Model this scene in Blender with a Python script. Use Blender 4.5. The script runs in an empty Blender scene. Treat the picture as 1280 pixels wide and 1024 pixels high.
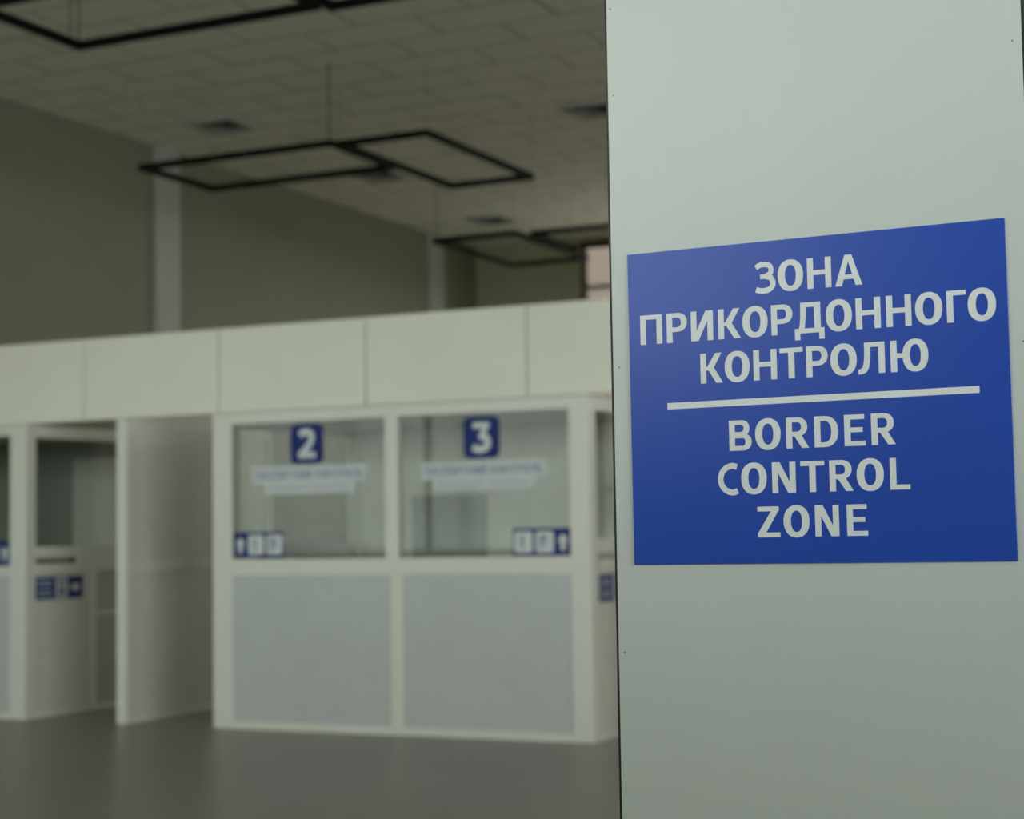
import bpy, bmesh, math, random
from mathutils import Matrix, Vector
random.seed(7)
SC = bpy.context.scene
COL = SC.collection

# ------------------------------------------------------------------ camera
cam_d = bpy.data.cameras.new('camera')
cam = bpy.data.objects.new('camera', cam_d)
COL.objects.link(cam)
YAW, PITCH, ROLL = math.radians(25.62868), math.radians(4.11874), math.radians(-0.88289)
_f = Vector((-math.sin(YAW)*math.cos(PITCH), math.cos(YAW)*math.cos(PITCH), math.sin(PITCH)))
_r = Vector((math.cos(YAW), math.sin(YAW), 0))
_u = _r.cross(_f)
_r2 = math.cos(ROLL)*_r + math.sin(ROLL)*_u
_u2 = -math.sin(ROLL)*_r + math.cos(ROLL)*_u
cam.matrix_world = Matrix(((_r2.x, _u2.x, -_f.x, 0), (_r2.y, _u2.y, -_f.y, 0), (_r2.z, _u2.z, -_f.z, 1.5), (0, 0, 0, 1)))
cam_d.sensor_width = 36
cam_d.sensor_fit = 'HORIZONTAL'
cam_d.lens = 61.2893
cam_d.clip_end = 200
cam_d.dof.use_dof = True
cam_d.dof.focus_distance = 2.68
cam_d.dof.aperture_fstop = 4.2
SC.camera = cam

# ------------------------------------------------------------------ sky, exposure
w = bpy.data.worlds.new('overcast_sky')
SC.world = w
w.use_nodes = True
nt = w.node_tree
nt.nodes.clear()
wo = nt.nodes.new('ShaderNodeOutputWorld')
bg = nt.nodes.new('ShaderNodeBackground')
tc = nt.nodes.new('ShaderNodeTexCoord')
sp = nt.nodes.new('ShaderNodeSeparateXYZ')
rp = nt.nodes.new('ShaderNodeValToRGB')
rp.color_ramp.elements[0].position = 0.0
rp.color_ramp.elements[0].color = (.84, .895, .875, 1)
rp.color_ramp.elements[1].position = 0.9
rp.color_ramp.elements[1].color = (1.01, 1.035, 1.015, 1)
nt.links.new(tc.outputs['Generated'], sp.inputs[0])
nt.links.new(sp.outputs['Z'], rp.inputs[0])
nt.links.new(rp.outputs[0], bg.inputs[0])
bg.inputs[1].default_value = 10.5
nt.links.new(bg.outputs[0], wo.inputs[0])
vs = SC.view_settings
SC.display_settings.display_device = 'sRGB'
vs.view_transform = 'Standard'
vs.look = 'None'
vs.gamma = 1
vs.use_curve_mapping = False
vs.exposure = 0.0
try:
    SC.cycles.max_bounces = 10
    SC.cycles.diffuse_bounces = 6
    SC.cycles.transparent_max_bounces = 16
except Exception:
    pass

# the hall's daylight: glazed front wall (behind the camera), glazed right wall, back glazing
XL, XR, YB, CEIL = -12.985, 12.0, 25.76, 6.3
FRONT_Y = -8.0
FW = [(x, x+2.55, 1.2, 5.9) for x in (-12.7, -10.0, -7.3, 5.1, 7.8)]   # x0, x1, z0, z1
RW = [(-7.2+i*3.3, -7.2+i*3.3+3.0, 1.2, 5.9) for i in range(4)]         # y0, y1, z0, z1
LW = [(-7.3, 5.4, 1.2, 4.6)]  # unseen left window, added for its reflection in the booth panes
def portal(sx, sz, loc, rot):
    l = bpy.data.lights.new('window_portal', 'AREA')
    l.shape = 'RECTANGLE'
    l.size, l.size_y = sx, sz
    l.cycles.is_portal = True
    o = bpy.data.objects.new('window_portal', l)
    COL.objects.link(o)
    o.location = loc
    o.rotation_euler = rot
H = math.pi/2
portal(8.0, 4.7, (-8.72, FRONT_Y-.35, 3.55), (H, 0, 0))
portal(5.3, 4.7, (7.73, FRONT_Y-.35, 3.55), (H, 0, 0))
portal(RW[-1][1]-RW[0][0], 4.7, (XR+.35, (RW[0][0]+RW[-1][1])/2, 3.55), (H, 0, H))
portal(12.7, 3.4, (XL-.35, -.95, 2.9), (H, 0, -H))
portal(22, 5.9, (.5, YB+.4, 3.2), (-H, 0, 0))

# ------------------------------------------------------------------ materials
def mat(name, col, rough=.5, metal=0., noise=0., nscale=8., bump=0., bscale=60., spec=.5):
    m = bpy.data.materials.new(name)
    m.use_nodes = True
    n = m.node_tree
    b = n.nodes['Principled BSDF']
    b.inputs['Base Color'].default_value = (*col, 1)
    b.inputs['Roughness'].default_value = rough
    b.inputs['Metallic'].default_value = metal
    b.inputs['Specular IOR Level'].default_value = spec
    t = n.nodes.new('ShaderNodeTexCoord')
    if noise:
        no = n.nodes.new('ShaderNodeTexNoise')
        no.inputs['Scale'].default_value = nscale
        no.inputs['Detail'].default_value = 5
        n.links.new(t.outputs['Object'], no.inputs['Vector'])
        r = n.nodes.new('ShaderNodeValToRGB')
        r.color_ramp.elements[0].position = .3
        r.color_ramp.elements[1].position = .7
        r.color_ramp.elements[0].color = (*[c*(1-noise) for c in col], 1)
        r.color_ramp.elements[1].color = (*[min(1, c*(1+noise)) for c in col], 1)
        n.links.new(no.outputs['Fac'], r.inputs[0])
        n.links.new(r.outputs[0], b.inputs['Base Color'])
    if bump:
        nb = n.nodes.new('ShaderNodeTexNoise')
        nb.inputs['Scale'].default_value = bscale
        n.links.new(t.outputs['Object'], nb.inputs['Vector'])
        bp = n.nodes.new('ShaderNodeBump')
        bp.inputs['Strength'].default_value = bump
        bp.inputs['Distance'].default_value = .01
        n.links.new(nb.outputs['Fac'], bp.inputs['Height'])
        n.links.new(bp.outputs[0], b.inputs['Normal'])
    return m

def glass(name, tint, refl=.06, rough=.02):
    m = bpy.data.materials.new(name)
    m.use_nodes = True
    n = m.node_tree
    n.nodes.clear()
    o = n.nodes.new('ShaderNodeOutputMaterial')
    mx = n.nodes.new('ShaderNodeMixShader')
    tr = n.nodes.new('ShaderNodeBsdfTransparent')
    gl = n.nodes.new('ShaderNodeBsdfGlossy')
    fr = n.nodes.new('ShaderNodeFresnel')
    fr.inputs['IOR'].default_value = 1.45
    tr.inputs[0].default_value = (*tint, 1)
    gl.inputs['Roughness'].default_value = rough
    gl.inputs['Color'].default_value = (1, 1, 1, 1)
    n.links.new(fr.outputs[0], mx.inputs[0])
    n.links.new(tr.outputs[0], mx.inputs[1])
    n.links.new(gl.outputs[0], mx.inputs[2])
    n.links.new(mx.outputs[0], o.inputs[0])
    return m

M = dict(
    frame=mat('white_powder_coat', (.71, .715, .64), .42, noise=.02, nscale=3),
    lower=mat('pale_grey_laminate', (.505, .54, .525), .38, noise=.03, nscale=4),
    fascia=mat('ivory_fascia_board', (.80, .80, .685), .5, noise=.02, nscale=2),
    side=mat('booth_side_laminate', (.66, .65, .58), .45, noise=.03, nscale=4),
    backdoor=mat('grey_door_and_unlit_wall', (.30, .32, .28), .5, noise=.03),
    door=mat('booth_door_laminate', (.45, .45, .40), .5, noise=.03),
    glass=glass('clear_booth_glass', (.90, .94, .90)),
    frontglass=glass('clear_hall_glass', (.93, .95, .94)),
    dimmed_glass=glass('reflection_dimming_glass', (.26, .28, .26)),  # grey tint added to hold down the left window's reflection
    fill_band=glass('clear_fill_band_glass', (.72, .70, .65)),
    tint=glass('bronze_film_glass', (.038, .031, .025)),
    slot=mat('dark_slot_liner', (.05, .05, .04), .6),
    floor=mat('grey_porcelain_floor', (.215, .195, .165), .34, noise=.05, nscale=1.3, bump=.05, bscale=30),
    wall=mat('olive_grey_paint', (.24, .235, .178), .8, noise=.03, nscale=1.2),
    wallb=mat('olive_grey_paint_lifted', (.35, .345, .23), .8, noise=.03, nscale=1.2),  # same wall paint, lightened in colour to make up for dim light
    wallw=mat('pale_pilaster_paint', (.42, .435, .405), .7, noise=.03),
    tile=mat('mineral_ceiling_tile', (.88, .88, .78), .9, noise=.06, nscale=25, bump=.3, bscale=120),
    grid=mat('ceiling_joint', (.52, .52, .45), .9, noise=.05),
    vent=mat('vent_enamel', (.42, .43, .40), .5, noise=.02),
    ventdark=mat('vent_throat', (.03, .03, .03), .8),
    black=mat('matt_black_lamp', (.004, .004, .003), .6, spec=.1),
    cable=mat('grey_cable', (.07, .07, .06), .6),
    redcable=mat('red_brown_cable', (.16, .09, .075), .6),
    white_panel=mat('white_composite_panel', (.69, .745, .71), .42, noise=.012, nscale=6),
    core=mat('black_column_core', (.012, .016, .013), .5),
    colside=mat('dark_column_side', (.03, .033, .03), .6, noise=.1),
    screw=mat('steel_rivet', (.25, .28, .27), .4, metal=.6),
    blue=mat('blue_sign_film', (.023, .088, .54), .28, noise=.03, nscale=3, spec=.24),
    white_print=mat('white_sign_print', (.90, .95, .97), .45, noise=.01),
    navy=mat('navy_sticker', (.014, .030, .17), .45, noise=.03, spec=.12),
    sticker_white=mat('white_sticker', (.62, .67, .66), .45),
    frost=mat('frosted_label', (.58, .62, .61), .5),
    blue_print=mat('blue_label_print', (.20, .25, .40), .5),
    pale_print=mat('pale_blue_label_print', (.42, .48, .54), .5),
    ground=mat('outdoor_paving', (.30, .30, .28), .9, noise=.1, nscale=.5),
    mullion=mat('dark_bronze_frame', (.06, .05, .04), .5),
)

# ------------------------------------------------------------------ mesh helpers
class MB:
    def __init__(s):
        s.v, s.f = [], []
    def face(s, pts):
        i = len(s.v)
        s.v += [tuple(p) for p in pts]
        s.f.append(tuple(range(i, i+len(pts))))
        return s
    def box(s, x0, x1, y0, y1, z0, z1):
        i = len(s.v)
        s.v += [(x, y, z) for z in (z0, z1) for y in (y0, y1) for x in (x0, x1)]
        s.f += [tuple(i+k for k in q) for q in ((0, 2, 3, 1), (4, 5, 7, 6), (0, 1, 5, 4), (2, 6, 7, 3), (0, 4, 6, 2), (1, 3, 7, 5))]
        return s
    def tube(s, p, q, r, n=8):
        p, q = Vector(p), Vector(q)
        d = (q-p).normalized()
        a = d.orthogonal().normalized()
        b = d.cross(a)
        i = len(s.v)
        for c in (p, q):
            for k in range(n):
                t = 2*math.pi*k/n
                s.v.append(tuple(c + r*math.cos(t)*a + r*math.sin(t)*b))
        s.f += [(i+k, i+(k+1) % n, i+n+(k+1) % n, i+n+k) for k in range(n)]
        s.f += [tuple(i+k for k in reversed(range(n))), tuple(i+n+k for k in range(n))]
        return s
    def prism(s, outline, y0, y1):
        """outline of (x, z), counter-clockwise seen from -Y; y0 is the front"""
        n = len(outline)
        i = len(s.v)
        s.v += [(x, y0, z) for x, z in outline] + [(x, y1, z) for x, z in outline]
        s.f.append(tuple(i+k for k in range(n)))
        s.f.append(tuple(i+n+k for k in reversed(range(n))))
        s.f += [(i+k, i+n+k, i+n+(k+1) % n, i+(k+1) % n) for k in range(n)]
        return s
    def build(s, name, m, parent=None, bevel=0., smooth=False):
        me = bpy.data.meshes.new(name)
        me.from_pydata(s.v, [], s.f)
        me.materials.append(m)
        if bevel:
            bm = bmesh.new()
            bm.from_mesh(me)
            bmesh.ops.remove_doubles(bm, verts=bm.verts, dist=1e-6)
            bmesh.ops.bevel(bm, geom=list(bm.edges), offset=bevel, segments=2, affect='EDGES', profile=.6)
            bm.to_mesh(me)
            bm.free()
        if smooth:
            for p in me.polygons:
                p.use_smooth = True
        me.update()
        return link(name, me, parent)

def link(name, me, parent=None):
    o = bpy.data.objects.new(name, me)
    COL.objects.link(o)
    if parent:
        o.parent = parent
    return o
def tag(o, label=None, cat=None, group=None, kind=None):
    for k, v in (('label', label), ('category', cat), ('group', group), ('kind', kind)):
        if v:
            o[k] = v
    return o
def thing(name, label, cat, loc=(0, 0, 0), rz=0, group=None):
    o = link(name, None)
    o.location = loc
    o.rotation_euler = (0, 0, rz)
    o.empty_display_size = .1
    return tag(o, label, cat, group)
def box(name, m, parent, x0, x1, y0, y1, z0, z1, bevel=0.):
    return MB().box(x0, x1, y0, y1, z0, z1).build(name, m, parent, bevel)

# ------------------------------------------------------------------ lettering: glyphs drawn as polygons, cap height 1
def ring(cx, cy, rx, ry, ix, iy, a0=0, a1=360, n=40, p=2.2):
    def pt(a, qx, qy):
        c, s_ = math.cos(a), math.sin(a)
        return (cx+qx*math.copysign(abs(c)**(2/p), c), cy+qy*math.copysign(abs(s_)**(2/p), s_))
    out = []
    for k in range(n):
        a = math.radians(a0+(a1-a0)*k/n)
        b = math.radians(a0+(a1-a0)*(k+1)/n)
        out.append([pt(a, ix, iy), pt(a, rx, ry), pt(b, rx, ry), pt(b, ix, iy)])
    return out
def rect(x0, y0, x1, y1):
    return [[(x0, y0), (x1, y0), (x1, y1), (x0, y1)]]
def stroke(pts, wd, n=8):
    P = [pts[0]]+list(pts)+[pts[-1]]
    S = []
    for i in range(1, len(P)-2):
        for k in range(n):
            t = k/n
            S.append(tuple(.5*((2*P[i][j])+(-P[i-1][j]+P[i+1][j])*t+(2*P[i-1][j]-5*P[i][j]+4*P[i+1][j]-P[i+2][j])*t*t+(-P[i-1][j]+3*P[i][j]-3*P[i+1][j]+P[i+2][j])*t**3) for j in (0, 1)))
    S.append(tuple(pts[-1]))
    L, Rr = [], []
    for i, (x, y) in enumerate(S):
        a, b = S[max(0, i-1)], S[min(len(S)-1, i+1)]
        dx, dy = b[0]-a[0], b[1]-a[1]
        l = math.hypot(dx, dy) or 1
        nx, ny = -dy/l*wd/2, dx/l*wd/2
        L.append((x+nx, y+ny))
        Rr.append((x-nx, y-ny))
    return [[Rr[i], Rr[i+1], L[i+1], L[i]] for i in range(len(S)-1)]
def bowl(xs, xe, y0, y1, sw=.215, sh=.155):
    """stem-side x, outer right x, bottom, top"""
    cy, ry = (y0+y1)/2, (y1-y0)/2
    rx = min(xe-xs, ry*1.12)
    c = xe-rx
    return rect(xs, y1-sh, c, y1)+rect(xs, y0, c, y0+sh)+ring(c, cy, rx, ry, rx-sw, ry-sh, -90, 90, 18)
ST = .205
def glyph(ch):
    s = ST
    stem = rect(0, 0, s, 1)
    O = ring(.434, .5, .434, .522, .434-.248, .522-.178)
    if ch in 'ОO': return .868, O
    if ch in 'НH': return .806, stem+rect(.601, 0, .806, 1)+rect(s, .435, .601, .597)
    if ch == 'П': return .80, stem+rect(.595, 0, .80, 1)+rect(s, .845, .595, 1)
    if ch in 'РP': return .735, stem+bowl(s, .735, .36, 1)
    if ch in 'ИЙ':
        g = stem+rect(.59, 0, .795, 1)+[[(.2, 0), (.265, 0), (.595, .66), (.595, 1), (.53, 1), (.2, .34)]]
        if ch == 'Й': g = g+stroke([(.22, 1.24), (.3, 1.13), (.5, 1.13), (.58, 1.24)], .11)
        return .795, g
    if ch == 'N': return .795, stem+rect(.59, 0, .795, 1)+[[(.2, .66), (.53, 0), (.595, 0), (.595, .34), (.265, 1), (.2, 1)]]
    if ch in 'КK': return .79, stem+[[(.2, .43), (.40, .44), (.49, .545), (.76, 1), (.535, 1), (.24, .55), (.2, .55)], [(.27, .45), (.555, 0), (.79, 0), (.47, .53)]]
    if ch in 'ТT': return .79, rect(0, .845, .79, 1)+rect(.29, 0, .50, .845)
    if ch == 'Г': return .61, stem+rect(s, .845, .61, 1)
    if ch in 'АA': return .90, [[(0, 0), (.225, 0), (.505, .98), (.505, 1), (.335, 1)], [(.675, 0), (.90, 0), (.565, 1), (.395, 1), (.395, .98)], [(.24, .21), (.66, .21), (.62, .36), (.28, .36)]]
    if ch == 'З': return .71, stroke([(.03, .84), (.16, .915), (.34, .93), (.50, .88), (.555, .75), (.52, .62), (.38, .545)], .175)+rect(.17, .455, .40, .61)+stroke([(.36, .53), (.52, .49), (.60, .36), (.595, .22), (.50, .11), (.33, .065), (.16, .075), (.02, .12)], .185)
    if ch == 'Д': return .99, rect(.2, .845, .87, 1)+rect(.655, .1, .87, .9)+[[(.115, .10), (.325, .10), (.375, .5), (.39, .9), (.2, .9), (.19, .5), (.165, .25)]]+rect(0, 0, .99, .155)+rect(0, -.215, .18, .02)+rect(.81, -.215, .99, .02)
    if ch == 'Л': return .88, rect(.665, 0, .875, 1)+rect(.21, .845, .70, 1)+[[(0, -.01), (.14, -.01), (.265, .05), (.345, .17), (.39, .36), (.41, .62), (.415, .9), (.215, .9), (.205, .55), (.18, .32), (.13, .2), (.06, .155), (0, .155)]]
    if ch == 'Ю': return 1.205, stem+rect(s, .43, .45, .59)+ring(.795, .5, .41, .522, .41-.24, .522-.175)
    if ch == 'B': return .78, stem+bowl(s, .715, .465, 1, .205, .15)+bowl(s, .78, 0, .56, .215, .155)
    if ch == 'R': return .77, stem+bowl(s, .725, .385, 1)+[[(.26, .42), (.53, 0), (.775, 0), (.50, .46)]]
    if ch == 'D': return .80, stem+rect(s, .845, .36, 1)+rect(s, 0, .36, .155)+ring(.34, .5, .46, .5, .46-.235, .345, -90, 90, 20)
    if ch == 'E': return .67, stem+rect(s, .845, .655, 1)+rect(s, 0, .68, .155)+rect(s, .435, .60, .59)
    if ch in 'CС': return .75, stroke([(.72, .895), (.60, .935), (.47, .925), (.31, .85), (.19, .70), (.145, .5), (.19, .30), (.31, .15), (.47, .075), (.60, .065), (.735, .115)], .195)
    if ch == 'L': return .64, stem+rect(s, 0, .64, .155)
    if ch == 'Z': return .76, rect(.0, .845, .73, 1)+rect(0, 0, .765, .155)+[[(0, .12), (.0, .03), (.27, .12), (.735, .885), (.73, .97), (.475, .87)]]
    if ch == 'S': return .68, stroke([(.60, .87), (.45, .93), (.25, .91), (.13, .80), (.17, .64), (.36, .53), (.52, .42), (.57, .27), (.48, .12), (.30, .065), (.06, .12)], .185)
    if ch == 'Ь': return .72, stem+bowl(s, .72, 0, .60)
    if ch == '2': return .78, stroke([(.10, .80), (.24, .90), (.42, .905), (.57, .84), (.61, .70), (.54, .52), (.36, .32), (.14, .12)], .235)+rect(.03, 0, .77, .205)
    if ch == '3': return .78, rect(.06, .80, .70, 1)+[[(.30, .50), (.50, .50), (.70, .88), (.70, .95), (.45, .85)]]+stroke([(.30, .52), (.48, .53), (.60, .45), (.65, .32), (.60, .19), (.46, .11), (.28, .10), (.05, .17)], .235)
    return .35, []
def polys(items, mb, y, depth=.0004):
    """each piece a thin raised film; pieces step out by hair-breadths where they lap"""
    for k, pl in enumerate(items):
        a = sum(pl[i][0]*pl[(i+1) % len(pl)][1]-pl[(i+1) % len(pl)][0]*pl[i][1] for i in range(len(pl)))
        if a < 0:
            pl = pl[::-1]
        mb.face([(x, y-depth-.00002*(k % 23), z) for x, z in pl])
    return mb
def put_glyph(mb, ch, x0, width, base, cap, y, depth=.0004):
    gw, g = glyph(ch)
    sx = width/gw
    polys([[(x0+px*sx, base+pz*cap) for px, pz in pl] for pl in g], mb, y, depth)
def put_text(mb, text, x0, x1, base, cap, y, depth=.0006, gap=.16, space=.4):
    ws = [space if c == ' ' else glyph(c)[0] for c in text]
    tot = sum(ws)+gap*(len(text)-1)
    k = (x1-x0)/tot
    x = x0
    for c, wd in zip(text, ws):
        if c != ' ':
            put_glyph(mb, c, x, wd*k, base, cap, y, depth)
        x += (wd+gap)*k
def round_rect(x0, x1, z0, z1, r, n=6):
    out = []
    for cx, cz, a in ((x1-r, z0+r, -90), (x1-r, z1-r, 0), (x0+r, z1-r, 90), (x0+r, z0+r, 180)):
        for k in range(n+1):
            t = math.radians(a+90*k/n)
            out.append((cx+r*math.cos(t), cz+r*math.sin(t)))
    return out
def disc(cx, cz, r, n=20):
    return [(cx+r*math.cos(2*math.pi*k/n), cz+r*math.sin(2*math.pi*k/n)) for k in range(n)]

# ------------------------------------------------------------------ the hall
tag(box('floor', M['floor'], None, XL-.3, XR+.3, FRONT_Y-.3, YB+.3, -.2, 0), kind='structure')
tag(box('ground', M['ground'], None, -60, 60, -60, 80, -.45, -.25), kind='structure')
WX0 = -11.09                                           # left edge of the back glazing
wb = MB().box(XL, WX0, YB, YB+.3, 0, CEIL+.2).box(WX0, XR, YB, YB+.3, 6.24, CEIL+.2).box(WX0, XR, YB, YB+.3, 0, .25)
tag(wb.build('wall_back', M['wallb']), kind='structure')
# front and right walls with their window openings
def window_wall(name, wins, lo, hi, to, first, pane='frontglass'):
    """to(a, d): box corner from the run along the wall and the depth (0 inner face)"""
    m = MB()
    def bx(mb, a0, a1, d0, d1, z0, z1):
        x0, y0 = to(a0, d0)
        x1, y1 = to(a1, d1)
        mb.box(min(x0, x1), max(x0, x1), min(y0, y1), max(y0, y1), z0, z1)
    z0, z1 = wins[0][2:]
    bx(m, lo, hi, 0, .3, 0, z0)
    bx(m, lo, hi, 0, .3, z1, CEIL+.2)
    e = [lo]+[v for q in wins for v in q[:2]]+[hi]
    for i in range(0, len(e), 2):
        if e[i+1] > e[i]:
            bx(m, e[i], e[i+1], 0, .3, z0, z1)
    tag(m.build(name, M['wall']), kind='structure')
    for i, (a0, a1, z0, z1) in enumerate(wins):
        f = MB()
        for a in (a0, (a0+a1)/2-.018, a1-.036):
            bx(f, a, a+.036, .10, .18, z0, z1)
        for z in (z0, z1-.06):
            bx(f, a0, a1, .10, .18, z, z+.06)
        wn = tag(f.build('window_%d' % (i+first), M['mullion']), kind='structure')
        hw = (a1-a0)/2
        for a in (a0+.036, a0+hw+.018):
            p, q = to(a, .14), to(a+hw-.054, .14)
            MB().face([(*p, z0+.06), (*q, z0+.06), (*q, z1-.06), (*p, z1-.06)]).build('pane', M[pane], wn)
window_wall('wall_front', FW, XL, XR, lambda a, d: (a, FRONT_Y-d), 2)
window_wall('wall_right', RW, FRONT_Y, YB, lambda a, d: (XR+d, a), 7)
window_wall('wall_left', LW, FRONT_Y, YB, lambda a, d: (XL-d, a), 11, 'dimmed_glass')
# unseen wall added behind the camera, to shade the lower column and booths
tag(box('wall_added_shade', M['wall'], None, -9.0, 4.0, -.65, -.5, 0, 2.08), kind='structure')
# back glazing: posts and transoms, tinted panes, plus clearer band added to light ceiling
gl = tag(box('window_1', M['mullion'], None, WX0, XR, YB+.02, YB+.12, 6.18, 6.24), kind='structure')
gz = [.25, 2.2, 3.9, 5.15, 5.48, 6.18]
for z in gz[:-1]:
    box('transom', M['mullion'], gl, WX0, XR, YB+.02, YB+.12, z-.03, z+.03)
gx = [WX0]
while gx[-1] < XR-1.2:
    gx.append(gx[-1]+1.7)
gx[-1] = XR-.06
for x in gx:
    box('window_post', M['mullion'], gl, x-.005, x+.06, YB+.015, YB+.125, .25, 6.19)
for i in range(len(gx)-1):
    for k in range(5):
        MB().face([(gx[i], YB+.07, gz[k]), (gx[i+1], YB+.07, gz[k]), (gx[i+1], YB+.07, gz[k+1]), (gx[i], YB+.07, gz[k+1])]).build('pane', M['fill_band' if k == 2 else 'tint'], gl)
# pilasters on the left wall
for i, (y0, y1) in enumerate(((17.06, 17.52), (24.05, 24.53))):
    tag(box('trim_%d' % (i+1), M['wallw'], None, XL, XL+.06, y0, y1, 0, CEIL), kind='structure')

# ceiling: slab above, mineral tiles in running bond below
ceil = tag(box('ceiling', M['grid'], None, XL-.3, XR+.3, FRONT_Y-.3, YB+.3, CEIL+.012, CEIL+.2), kind='structure')
PX, PY, Y0T, X0T = 1.2, .595, 14.485, -7.61
vents = [(-11.62, 16.52), (-7.55, 17.95), (-11.62, 23.55), (-11.45, 19.85)]
def tile_mesh(x0, x1, y0, y1, dz, mb):
    g, c = .010, .008
    i = len(mb.v)
    a, b, d, e = x0+g, x1-g, y0+g, y1-g
    mb.v += [(a, d, CEIL+.012), (b, d, CEIL+.012), (b, e, CEIL+.012), (a, e, CEIL+.012),
             (a, d, CEIL+.004+dz), (b, d, CEIL+.004+dz), (b, e, CEIL+.004+dz), (a, e, CEIL+.004+dz),
             (a+c, d+c, CEIL+dz), (b-c, d+c, CEIL+dz), (b-c, e-c, CEIL+dz), (a+c, e-c, CEIL+dz)]
    for r in (0, 4):
        for k in range(4):
            mb.f.append((i+r+k, i+r+4+k, i+r+4+(k+1) % 4, i+r+(k+1) % 4))
    mb.f.append((i+8, i+11, i+10, i+9))
shared = {}
rest = MB()
k0 = math.floor((FRONT_Y-Y0T)/PY)
k1 = math.ceil((YB-Y0T)/PY)
ntile = 0
for k in range(k0, k1):
    ya, yb_ = Y0T+k*PY, Y0T+(k+1)*PY
    ya, yb_ = max(ya, FRONT_Y), min(yb_, YB)
    off = X0T if k % 2 else X0T-.6
    n0 = math.floor((XL-off)/PX)
    n1 = math.ceil((XR-off)/PX)
    for n in range(n0, n1):
        xa, xb = max(off+n*PX, XL), min(off+(n+1)*PX, XR)
        if xb-xa < .05 or yb_-ya < .05:
            continue
        dz = random.choice((0, 0, -.0015, -.003))
        if ya > 11.0 and xa < -.38*ya-.2:
            key = (round(xb-xa, 3), round(yb_-ya, 3), dz)
            if key not in shared:
                t = MB()
                tile_mesh(0, xb-xa, 0, yb_-ya, dz, t)
                me = bpy.data.meshes.new('ceiling_tile')
                me.from_pydata(t.v, [], t.f)
                me.materials.append(M['tile'])
                me.materials.append(M['grid'])
                for q in me.polygons:
                    q.material_index = 1 if q.index % 9 < 8 else 0
                shared[key] = me
            o = link('ceiling_tile', shared[key], ceil)
            o.location = (xa, ya, 0)
            ntile += 1
        else:
            tile_mesh(xa, xb, ya, yb_, dz, rest)
rf = tag(rest.build('tile_field', M['tile'], ceil), kind='stuff')
rf.data.materials.append(M['grid'])
for q in rf.data.polygons:
    q.material_index = 1 if q.index % 9 < 8 else 0

# ceiling diffusers
VL = ['square ceiling diffuser near the left wall, above the middle double lamp',
      'square ceiling diffuser farthest right, cut off by the column edge',
      'square ceiling diffuser just above the farthest lamp frames',
      'square ceiling diffuser seen just behind the corner where the middle lamp frames meet']
for (vx, vy), lb in zip(vents, VL):
    t = thing('ceiling_vent', lb, 'vent', (vx, vy, CEIL), 0, 'square air diffusers in the ceiling')
    h = .30
    fr = MB()
    for a in ((-h, h, -h, -h+.04), (-h, h, h-.04, h), (-h, -h+.04, -h+.04, h-.04), (h-.04, h, -h+.04, h-.04)):
        fr.box(*a, -.03, -.001)
    fr.build('frame', M['vent'], t)
    MB().box(-.255, .255, -.255, .255, -.008, -.001).build('throat', M['ventdark'], t)
    for j, (a, b) in enumerate(((.25, .19), (.17, .11), (.09, .03))):
        lv = MB()
        for q in range(4):
            c, s_ = (1, 0, -1, 0)[q], (0, 1, 0, -1)[q]
            def rt(x, y): return (x*c-y*s_, x*s_+y*c)
            lv.face([(*rt(-b, -b), -.010), (*rt(b, -b), -.010), (*rt(a, -a), -.050), (*rt(-a, -a), -.050)])
            lv.face([(*rt(-a, -a), -.053), (*rt(a, -a), -.053), (*rt(b, -b), -.013), (*rt(-b, -b), -.013)])
        lv.build('louver', M['vent'], t)

# ------------------------------------------------------------------ pendant lamps: rectangular black profiles
LZ = 5.5
def lamp(label, x0, x1, y0, y1, cables=()):
    t = thing('pendant_lamp', label, 'lamp', ((x0+x1)/2, (y0+y1)/2, LZ-.035), 0, 'black rectangular pendant lamps')
    hx, hy, wd, h = (x1-x0)/2, (y1-y0)/2, .05, .07
    for s in (-1, 1):
        box('profile', M['black'], t, -hx-wd/2, hx+wd/2, s*hy-wd/2, s*hy+wd/2, 0, h, .004)
        box('profile', M['black'], t, s*hx-wd/2, s*hx+wd/2, -hy+wd/2, hy-wd/2, 0, h, .004)
    for sx in (-1, 1):
        for sy in (-1, 1):
            MB().tube((sx*hx, sy*hy, h), (sx*hx, sy*hy, CEIL-LZ+.035), .0015, 6).build('suspension_wire', M['cable'], t)
    for cx, cy, m in cables:
        c = MB().tube((cx-(x0+x1)/2, cy-(y0+y1)/2, h-.01), (cx-(x0+x1)/2, cy-(y0+y1)/2, CEIL-LZ+.035), .006, 8).build('power_cable', M[m], t)
        MB().tube((cx-(x0+x1)/2, cy-(y0+y1)/2, CEIL-LZ+.02), (cx-(x0+x1)/2, cy-(y0+y1)/2, CEIL-LZ+.035), .018, 12).build('ceiling_cap', M['cable'], c)
lamp('nearest black rectangular pendant lamp, cut by the top left of the photo', -9.10, -6.85, 9.79, 10.99, ((-9.10, 10.88, 'cable'), (-9.08, 10.95, 'redcable')))
lamp('black rectangular pendant lamp whose corner just shows at the top edge', -6.76, -5.6, 8.60, 11.06)
lamp('wide black rectangular pendant lamp, left half of the middle pair', -11.56, -9.18, 14.97, 16.28, ((-9.20, 14.97, 'cable'),))
lamp('long black rectangular pendant lamp, right half of the middle pair', -9.12, -8.11, 15.05, 17.50)
lamp('farthest pair of lamps, long black rectangular frame on the left', -11.07, -9.86, 20.72, 23.15, ((-11.03, 20.75, 'cable'),))
lamp('farthest pair of lamps, wide black rectangular frame reaching behind the column', -9.66, -7.3, 20.85, 22.16)

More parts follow.
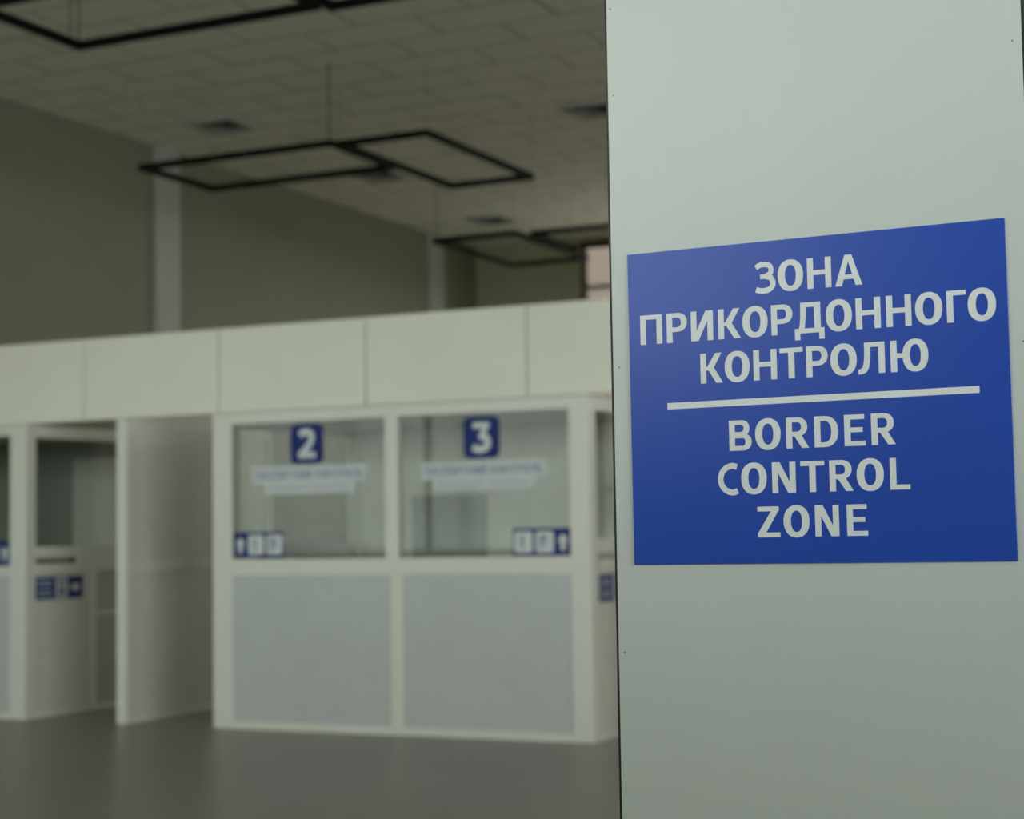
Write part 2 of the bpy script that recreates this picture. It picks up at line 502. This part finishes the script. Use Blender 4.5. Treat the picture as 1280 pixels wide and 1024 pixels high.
# ------------------------------------------------------------------ passport booths
YF, YK = 11.635, 13.80                                   # front and back planes
def side_wall(t, x, s, tall_back):
    """side of a booth in a lane; x the outer face, s = +1 when the outer face looks to +X"""
    def b(name, m, d0, d1, y0, y1, z0, z1, bv=.003):     # d measured inwards from the outer face
        xa, xb = sorted((x-s*d0, x-s*d1))
        return box(name, m, t, xa, xb, y0, y1, z0, z1, bv)
    ye = YK-.08
    b('side_base_rail', M['frame'], 0, .05, YF+.12, ye, 0, .05)
    b('side_panel', M['side'], .012, .035, YF+.12, 12.50, .05, 1.235, 0)
    b('side_stile', M['frame'], 0, .05, 12.50, 12.57, .05, 1.235)
    b('door_panel', M['door'], .03, .05, 12.57, ye, .05, .84, 0)
    b('door_panel', M['door'], .03, .05, 12.57, ye, .88, 1.235, 0)
    b('side_middle_rail', M['frame'], .01, .05, 12.57, ye, .84, .88)
    b('counter', M['frame'], -.015, .40, YF+.12, 12.30, 1.235, 1.31)
    b('side_rail', M['frame'], 0, .05, 12.30, ye, 1.235, 1.365)
    b('slot_end', M['slot'], .02, .045, 12.255, 12.30, 1.31, 1.365, 0)
    b('window_rail', M['frame'], 0, .05, YF+.12, ye, 1.365, 1.46)
    b('side_head_rail', M['frame'], 0, .05, YF+.12, ye, 2.405, 2.51)
    MB().face([(x-s*.025, YF+.12, 1.46), (x-s*.025, ye, 1.46), (x-s*.025, ye, 2.405), (x-s*.025, YF+.12, 2.405)]).build('side_window_pane', M['glass'], t)
def booth(label, x0, x1, bays, low, sides, doorway, backdoor, sill=1.34):
    t = thing('passport_booth', label, 'booth', group='white passport control booths')
    px0, px1 = bays[0][0], bays[-1][1]
    box('corner_post', M['frame'], t, x0, px0, YF, YF+.12, 0, 2.51, .004)
    box('corner_post', M['frame'], t, px1, x1, YF, YF+.12, 0, 2.51, .004)
    box('corner_post', M['frame'], t, x0, x0+.12, YK-.08, YK, 0, 2.51, .004)
    box('corner_post', M['frame'], t, x1-.12, x1, YK-.08, YK, 0, 2.51, .004)
    box('bottom_rail', M['frame'], t, px0, px1, YF+.002, YF+.06, 0, .06, .003)
    box('sill_rail', M['frame'], t, px0, px1, YF+.002, YF+.07, 1.21, sill, .003)
    box('head_rail', M['frame'], t, px0, px1, YF+.002, YF+.07, 2.418, 2.51, .003)
    for (a, b), (c, d) in zip(bays[:-1], bays[1:]):
        box('mullion', M['frame'], t, b, c, YF+.003, YF+.06, sill, 2.418, .003)
    for (a, b), (c, d) in zip(low[:-1], low[1:]):
        box('mullion', M['frame'], t, b, c, YF+.003, YF+.06, .06, 1.21, .003)
    for a, b in low:
        box('lower_panel', M['lower'], t, a-.01, b+.01, YF+.012, YF+.03, .05, 1.22)
    for a, b in bays:
        p = MB().face([(a-.01, YF+.02, sill-.01), (b+.01, YF+.02, sill-.01), (b+.01, YF+.02, 2.43), (a-.01, YF+.02, 2.43)]).build('window_pane', M['glass'], t)
    for sx, s in sides:
        side_wall(t, sx, s, 0)
    box('roof', M['side'], t, x0+.01, x1-.01, YF+.12, YK-.08, 2.47, 2.508)
    d0, d1, dz = doorway
    bw = MB()
    bw.box(x0+.12, d0, YK-.06, YK-.03, 0, 2.51).box(d1, x1-.12, YK-.06, YK-.03, 0, 2.51).box(d0, d1, YK-.06, YK-.03, dz, 2.51)
    bw.build('back_wall', M['backdoor' if backdoor == 'side' else 'side'], t)  # left booth's wall darkened by colour, standing for its unlit interior
    if backdoor:
        d = box('back_door', M[backdoor], t, d0, d1, YK-.05, YK-.03, .01, dz, .003)
        MB().tube((d0+.08, YK-.051, 1.05), (d0+.08, YK-.09, 1.05), .01).tube((d0+.08, YK-.09, 1.05), (d0+.2, YK-.09, 1.05), .01).build('door_handle', M['screw'], d)
    return t
booth('wide white passport booth with windows numbered 2 and 3', -8.27, -4.965,
      [(-8.085, -6.675), (-6.555, -5.128)], [(-8.085, -6.636), (-6.531, -5.115)],
      [(-4.965, 1), (-8.27, -1)], (-7.6, -6.85, 1.86), 'backdoor')
booth('white passport booth cut off by the left edge of the photo, beyond the two lanes', XL+.01, -10.195,
      [(-12.80, -11.80), (-11.68, -10.375)], [(-12.80, -11.77), (-11.66, -10.375)],
      [(-10.195, 1)], (-11.46, -10.55, 2.32), 'side', 1.30)  # pale door leaf stands in for a lit open doorway

# thin partition between the two lanes
t = thing('lane_partition', 'tall thin white partition dividing the two open passages at left', 'partition')
xp0, xp1 = -9.235, -9.135
box('end_post', M['frame'], t, xp0, xp1, YF, YF+.06, 0, 2.51, .004)
box('end_post', M['frame'], t, xp0, xp1, YK-.06, YK, 0, 2.51, .004)
for z0, z1, n in ((0, .055, 'bottom_rail'), (1.235, 1.325, 'middle_rail'), (2.445, 2.62, 'top_rail')):
    box(n, M['frame'], t, xp0+.01, xp1-.002, YF+.06, YK-.06, z0, z1, .003)
box('panel', M['side'], t, xp0+.025, xp1-.02, YF+.06, YK-.06, .055, 1.235)
box('panel', M['side'], t, xp0+.025, xp1-.02, YF+.06, YK-.06, 1.325, 2.445)

# fascia over booths and lanes
t = thing('header_fascia', 'long ivory panelled fascia running across the top of the booths', 'fascia')
seams = [XL+.01, -12.32, -10.947, -9.575, -8.205, -6.833, -5.452, -4.08]
for a, b in zip(seams[:-1], seams[1:]):
    box('fascia_panel', M['fascia'], t, a+.007, b-.007, YF-.004, YF+.02, 2.517, 3.203, .003)
box('backing_board', M['frame'], t, seams[0], seams[-1], YF+.02, YF+.05, 2.513, 3.19)
tag(box('trim_3', M['frame'], None, -4.075, -3.98, YF, YF+.06, 0, 3.2, .004), kind='structure')

# ------------------------------------------------------------------ stickers on the booth windows
YG = YF+.02                                              # glass plane
def num_sign(label, ch, x0, x1, z0, z1):
    t = thing('number_sign', label, 'sign', ((x0+x1)/2, YG, (z0+z1)/2), 0, 'booth number plates')
    hx, hz = (x1-x0)/2, (z1-z0)/2
    MB().prism(round_rect(-hx, hx, -hz, hz, .055), -.003, -.0002).build('plate', M['navy'], t)
    m = MB()
    put_glyph(m, ch, -.083, .166, -.112, .226, -.003, .0006)
    m.build('numeral', M['sticker_white'], t)
num_sign('blue rounded plate with white numeral 2 on left window', '2', -7.538, -7.235, 2.082, 2.398)
num_sign('blue rounded plate with white numeral 3 on right window', '3', -6.0, -5.697, 2.074, 2.390)
def pass_label(label, x0, x1, z0, z1, x2, x3, z2, z3):
    t = thing('window_label', label, 'label', ((x0+x1)/2, YG, (z0+z3)/2), 0, 'passport control window labels')
    ox, oz = (x0+x1)/2, (z0+z3)/2
    MB().prism([(x0-ox, z2-oz), (x1-ox, z2-oz), (x1-ox, z3-oz), (x0-ox, z3-oz)], -.003, -.0002).build('upper_strip', M['frost'], t)
    MB().prism([(x2-ox, z0-oz), (x3-ox, z0-oz), (x3-ox, z2-oz), (x2-ox, z2-oz)], -.003, -.0002).build('lower_strip', M['frost'], t)
    m = MB()
    put_text(m, 'ПАСПОРТНИЙ КОНТРОЛЬ', x0-ox+.035, x1-ox-.035, z2-oz+.034, .064, -.003, .0006)
    tag(m.build('upper_lettering', M['blue_print'], t), kind='stuff')
    m = MB()
    put_text(m, 'PASSPORT CONTROL', x2-ox+.05, x3-ox-.05, z0-oz+.026, .042, -.003, .0006)
    tag(m.build('lower_lettering', M['pale_print'], t), kind='stuff')
pass_label('frosted label reading passport control on the left pane, below its plate', -7.905, -6.843, 1.849, 1.849, -7.793, -6.952, 1.934, 2.071)
pass_label('frosted label reading passport control on the right pane, below its plate', -6.367, -5.316, 1.841, 1.841, -6.263, -5.409, 1.924, 2.057)

def person_icon(mb, cx, cz, h, y):
    polys([disc(cx, cz+h*.36, h*.13), [(cx-h*.16, cz-h*.02), (cx+h*.16, cz-h*.02), (cx+h*.16, cz+h*.2), (cx-h*.16, cz+h*.2)],
           [(cx-h*.10, cz-h*.48), (cx+h*.10, cz-h*.48), (cx+h*.10, cz), (cx-h*.10, cz)]], mb, y, .0006)
def arrow_poly(cx, cz, h, ang):
    pts = [(-.16*h, -.5*h), (.16*h, -.5*h), (.16*h, .02*h), (.40*h, .02*h), (0, .5*h), (-.40*h, .02*h), (-.16*h, .02*h)]
    c, s_ = math.cos(ang), math.sin(ang)
    return [(cx+x*c-z*s_, cz+x*s_+z*c) for x, z in pts]
def dir_sign(label, x0, x1, z0, z1, arrow_left):
    t = thing('direction_sign', label, 'sign', ((x0+x1)/2, YG, (z0+z1)/2), 0, 'blue pictogram stickers on the windows')
    hx, hz = (x1-x0)/2, (z1-z0)/2
    MB().prism([(-hx, -hz), (hx, -hz), (hx, hz), (-hx, hz)], -.003, -.0002).build('plate', M['navy'], t)
    aw = .125
    q = (2*hx-aw)/2
    sgn = -1 if arrow_left else 1
    ax = sgn*(hx-aw/2)
    m = polys([arrow_poly(ax, 0, .125, 0)], MB(), -.003, .0006)
    m.build('arrow', M['sticker_white'], t)
    xs = [(-hx+aw if arrow_left else -hx)+q*(i+.5) for i in (0, 1)]
    for i, xc in enumerate(xs):
        MB().prism(round_rect(xc-q/2+.012, xc+q/2-.012, -hz+.022, hz-.022, .02), -.0036, -.003).build('icon_field', M['sticker_white'], t)
    m = MB()
    person_icon(m, xs[0]-.01, 0, .11, -.0036)
    m.build('pictogram', M['blue_print'], t)
    xc = xs[1]
    m = polys([[(xc-.04, -.05), (xc-.018, -.05), (xc-.018, .05), (xc-.04, .05)], [(xc-.018, .0), (xc+.045, .028), (xc-.018, .05)],
               [(xc-.005, -.03), (xc+.03, -.03), (xc+.03, -.012), (xc-.005, -.012)]], MB(), -.0036, .0006)
    m.build('pictogram', M['blue_print'], t)
dir_sign('blue pictogram sticker with up arrow at lower left of window 2', -8.078, -7.607, 1.352, 1.552, True)
dir_sign('blue pictogram sticker with up arrow at lower right of window 3', -5.598, -5.131, 1.344, 1.547, False)
dir_sign('blue pictogram sticker at the left photo edge, arrow end only visible', -10.855, -10.382, 1.304, 1.511, False)

def lane_sign(label, x, y0, y1, z0, z1):
    t = thing('lane_sign', label, 'sign', (x-.012, (y0+y1)/2, (z0+z1)/2), math.radians(90), 'blue signs under the lane counters')
    hx, hz = (y1-y0)/2, (z1-z0)/2                        # local x runs along +Y, local -y looks to +X
    MB().prism([(-hx, -hz), (hx, -hz), (hx, hz), (-hx, hz)], -.004, -.0002).build('plate', M['navy'], t)
    m = MB()
    for zc in (.042, -.042):
        for r in (-.016, .016):
            x0 = -hx+.035
            for wd in (.05, .035, .06):
                m.face([(x0, -.0046, zc+r-.009), (x0+wd, -.0046, zc+r-.009), (x0+wd, -.0046, zc+r+.009), (x0, -.0046, zc+r+.009)])
                x0 += wd+.012
    tag(m.build('print', M['pale_print'], t), kind='stuff')
    MB().prism(round_rect(-.045, .105, -hz+.012, hz-.012, .012), -.0046, -.004).build('icon_field', M['sticker_white'], t)
    polys([round_rect(-.005, .065, -.065, .065, .01), ], MB(), -.0046, .0006).build('pictogram', M['navy'], t)
    polys([disc(.03, .015, .022)], MB(), -.0058, .0006).build('emblem', M['sticker_white'], t)
    polys([arrow_poly(hx-.10, 0, .125, math.radians(-90))], MB(), -.004, .0006).build('arrow', M['sticker_white'], t)
lane_sign('blue sign with document pictogram below the counter in the leftmost lane', -10.195, 11.762, 12.385, 1.004, 1.201)
lane_sign('blue sign half hidden by the column, below the right booth counter', -4.965, 11.80, 12.42, 1.0, 1.20)

# ------------------------------------------------------------------ the column in front
PSI = -.0306663
c = thing('column', 'tall white panelled column with black edges filling the right side', 'column', (-1.0384, 2.6052, 0), PSI)
box('front_panel', M['white_panel'], c, -.0300, .6335, .003, .007, 0, CEIL)
box('panel_core', M['core'], c, -.0352, .6380, .0062, .0125, 0, CEIL)
box('column_body', M['colside'], c, -.034, .6376, .0125, .60, 0, CEIL)
for x, z in ((-.0228, 2.3596), (-.0196, 2.215), (-.0196, 1.7682), (-.0196, 1.3097), (-.0196, .86), (-.0196, .41), (.6206, 2.2125), (.6212, 1.7690), (.6212, 1.31), (.6212, .86), (.6212, .41), (.3, 2.66), (.6206, 2.66), (-.0196, 2.66)):
    MB().tube((x, .0033, z), (x, .0018, z), .0016, 10).build('screw', M['screw'], c)

# the sign: a plate, six lines of cut lettering, a bar
sg = thing('border_control_sign', 'large blue sign with white lettering in Ukrainian and English on the white column', 'sign', (-1.0384, 2.6052, 1.9498), PSI)
sg.rotation_euler = (0, -.0031568, PSI)
MB().prism([(0, -.5003), (.6, -.5003), (.6, 0), (0, 0)], 0, .003).build('sign_plate', M['blue'], sg)
LINES = [
    (80.5, [('З', 216, 249.5), ('О', 252.8, 293.6), ('Н', 300, 338), ('А', 343.6, 386.1)]),
    (148.4, [('П', 19.7, 57.6), ('Р', 65.5, 100.3), ('И', 106.9, 144.1), ('К', 152.7, 190.2), ('О', 193.1, 234.4), ('Р', 240, 274.6), ('Д', 277.7, 324.8), ('О', 327.4, 368.3), ('Н', 374.2, 412.4), ('Н', 421, 459.1), ('О', 464.9, 505.6), ('Г', 511.8, 540.6), ('О', 542.8, 583.9)]),
    (216.6, [('К', 121.1, 158.4), ('О', 161.8, 203), ('Н', 209.1, 247.1), ('Т', 251.9, 289.3), ('Р', 294.3, 328.5), ('О', 332.6, 373.5), ('Л', 375.3, 416.9), ('Ю', 425.2, 482.3)]),
    (324.7, [('B', 165.9, 202.8), ('O', 208.7, 250), ('R', 258.8, 294.9), ('D', 303.7, 341.4), ('E', 350.5, 382.6), ('R', 392.2, 428.9)]),
    (392.5, [('C', 143.3, 178.8), ('O', 183.9, 225.5), ('N', 234.2, 272), ('T', 279.8, 317.6), ('R', 325.2, 362.2), ('O', 367.5, 409.2), ('L', 418.3, 448.5)]),
    (460.2, [('Z', 208.7, 244.7), ('O', 250.6, 291.9), ('N', 300.6, 338.1), ('E', 350.2, 381.9)]),
]
for base, gl_ in LINES:
    for ch, a, b in gl_:
        m = MB()
        put_glyph(m, ch, a/1000, (b-a)/1000, -base/1000, .0474, 0, .0002)
        m.build('letter', M['white_print'], sg)
MB().face([(.0634, -.0002, -.2545), (.5553, -.0002, -.2545), (.5553, -.0002, -.2443), (.0634, -.0002, -.2443)]).build('divider_bar', M['white_print'], sg)
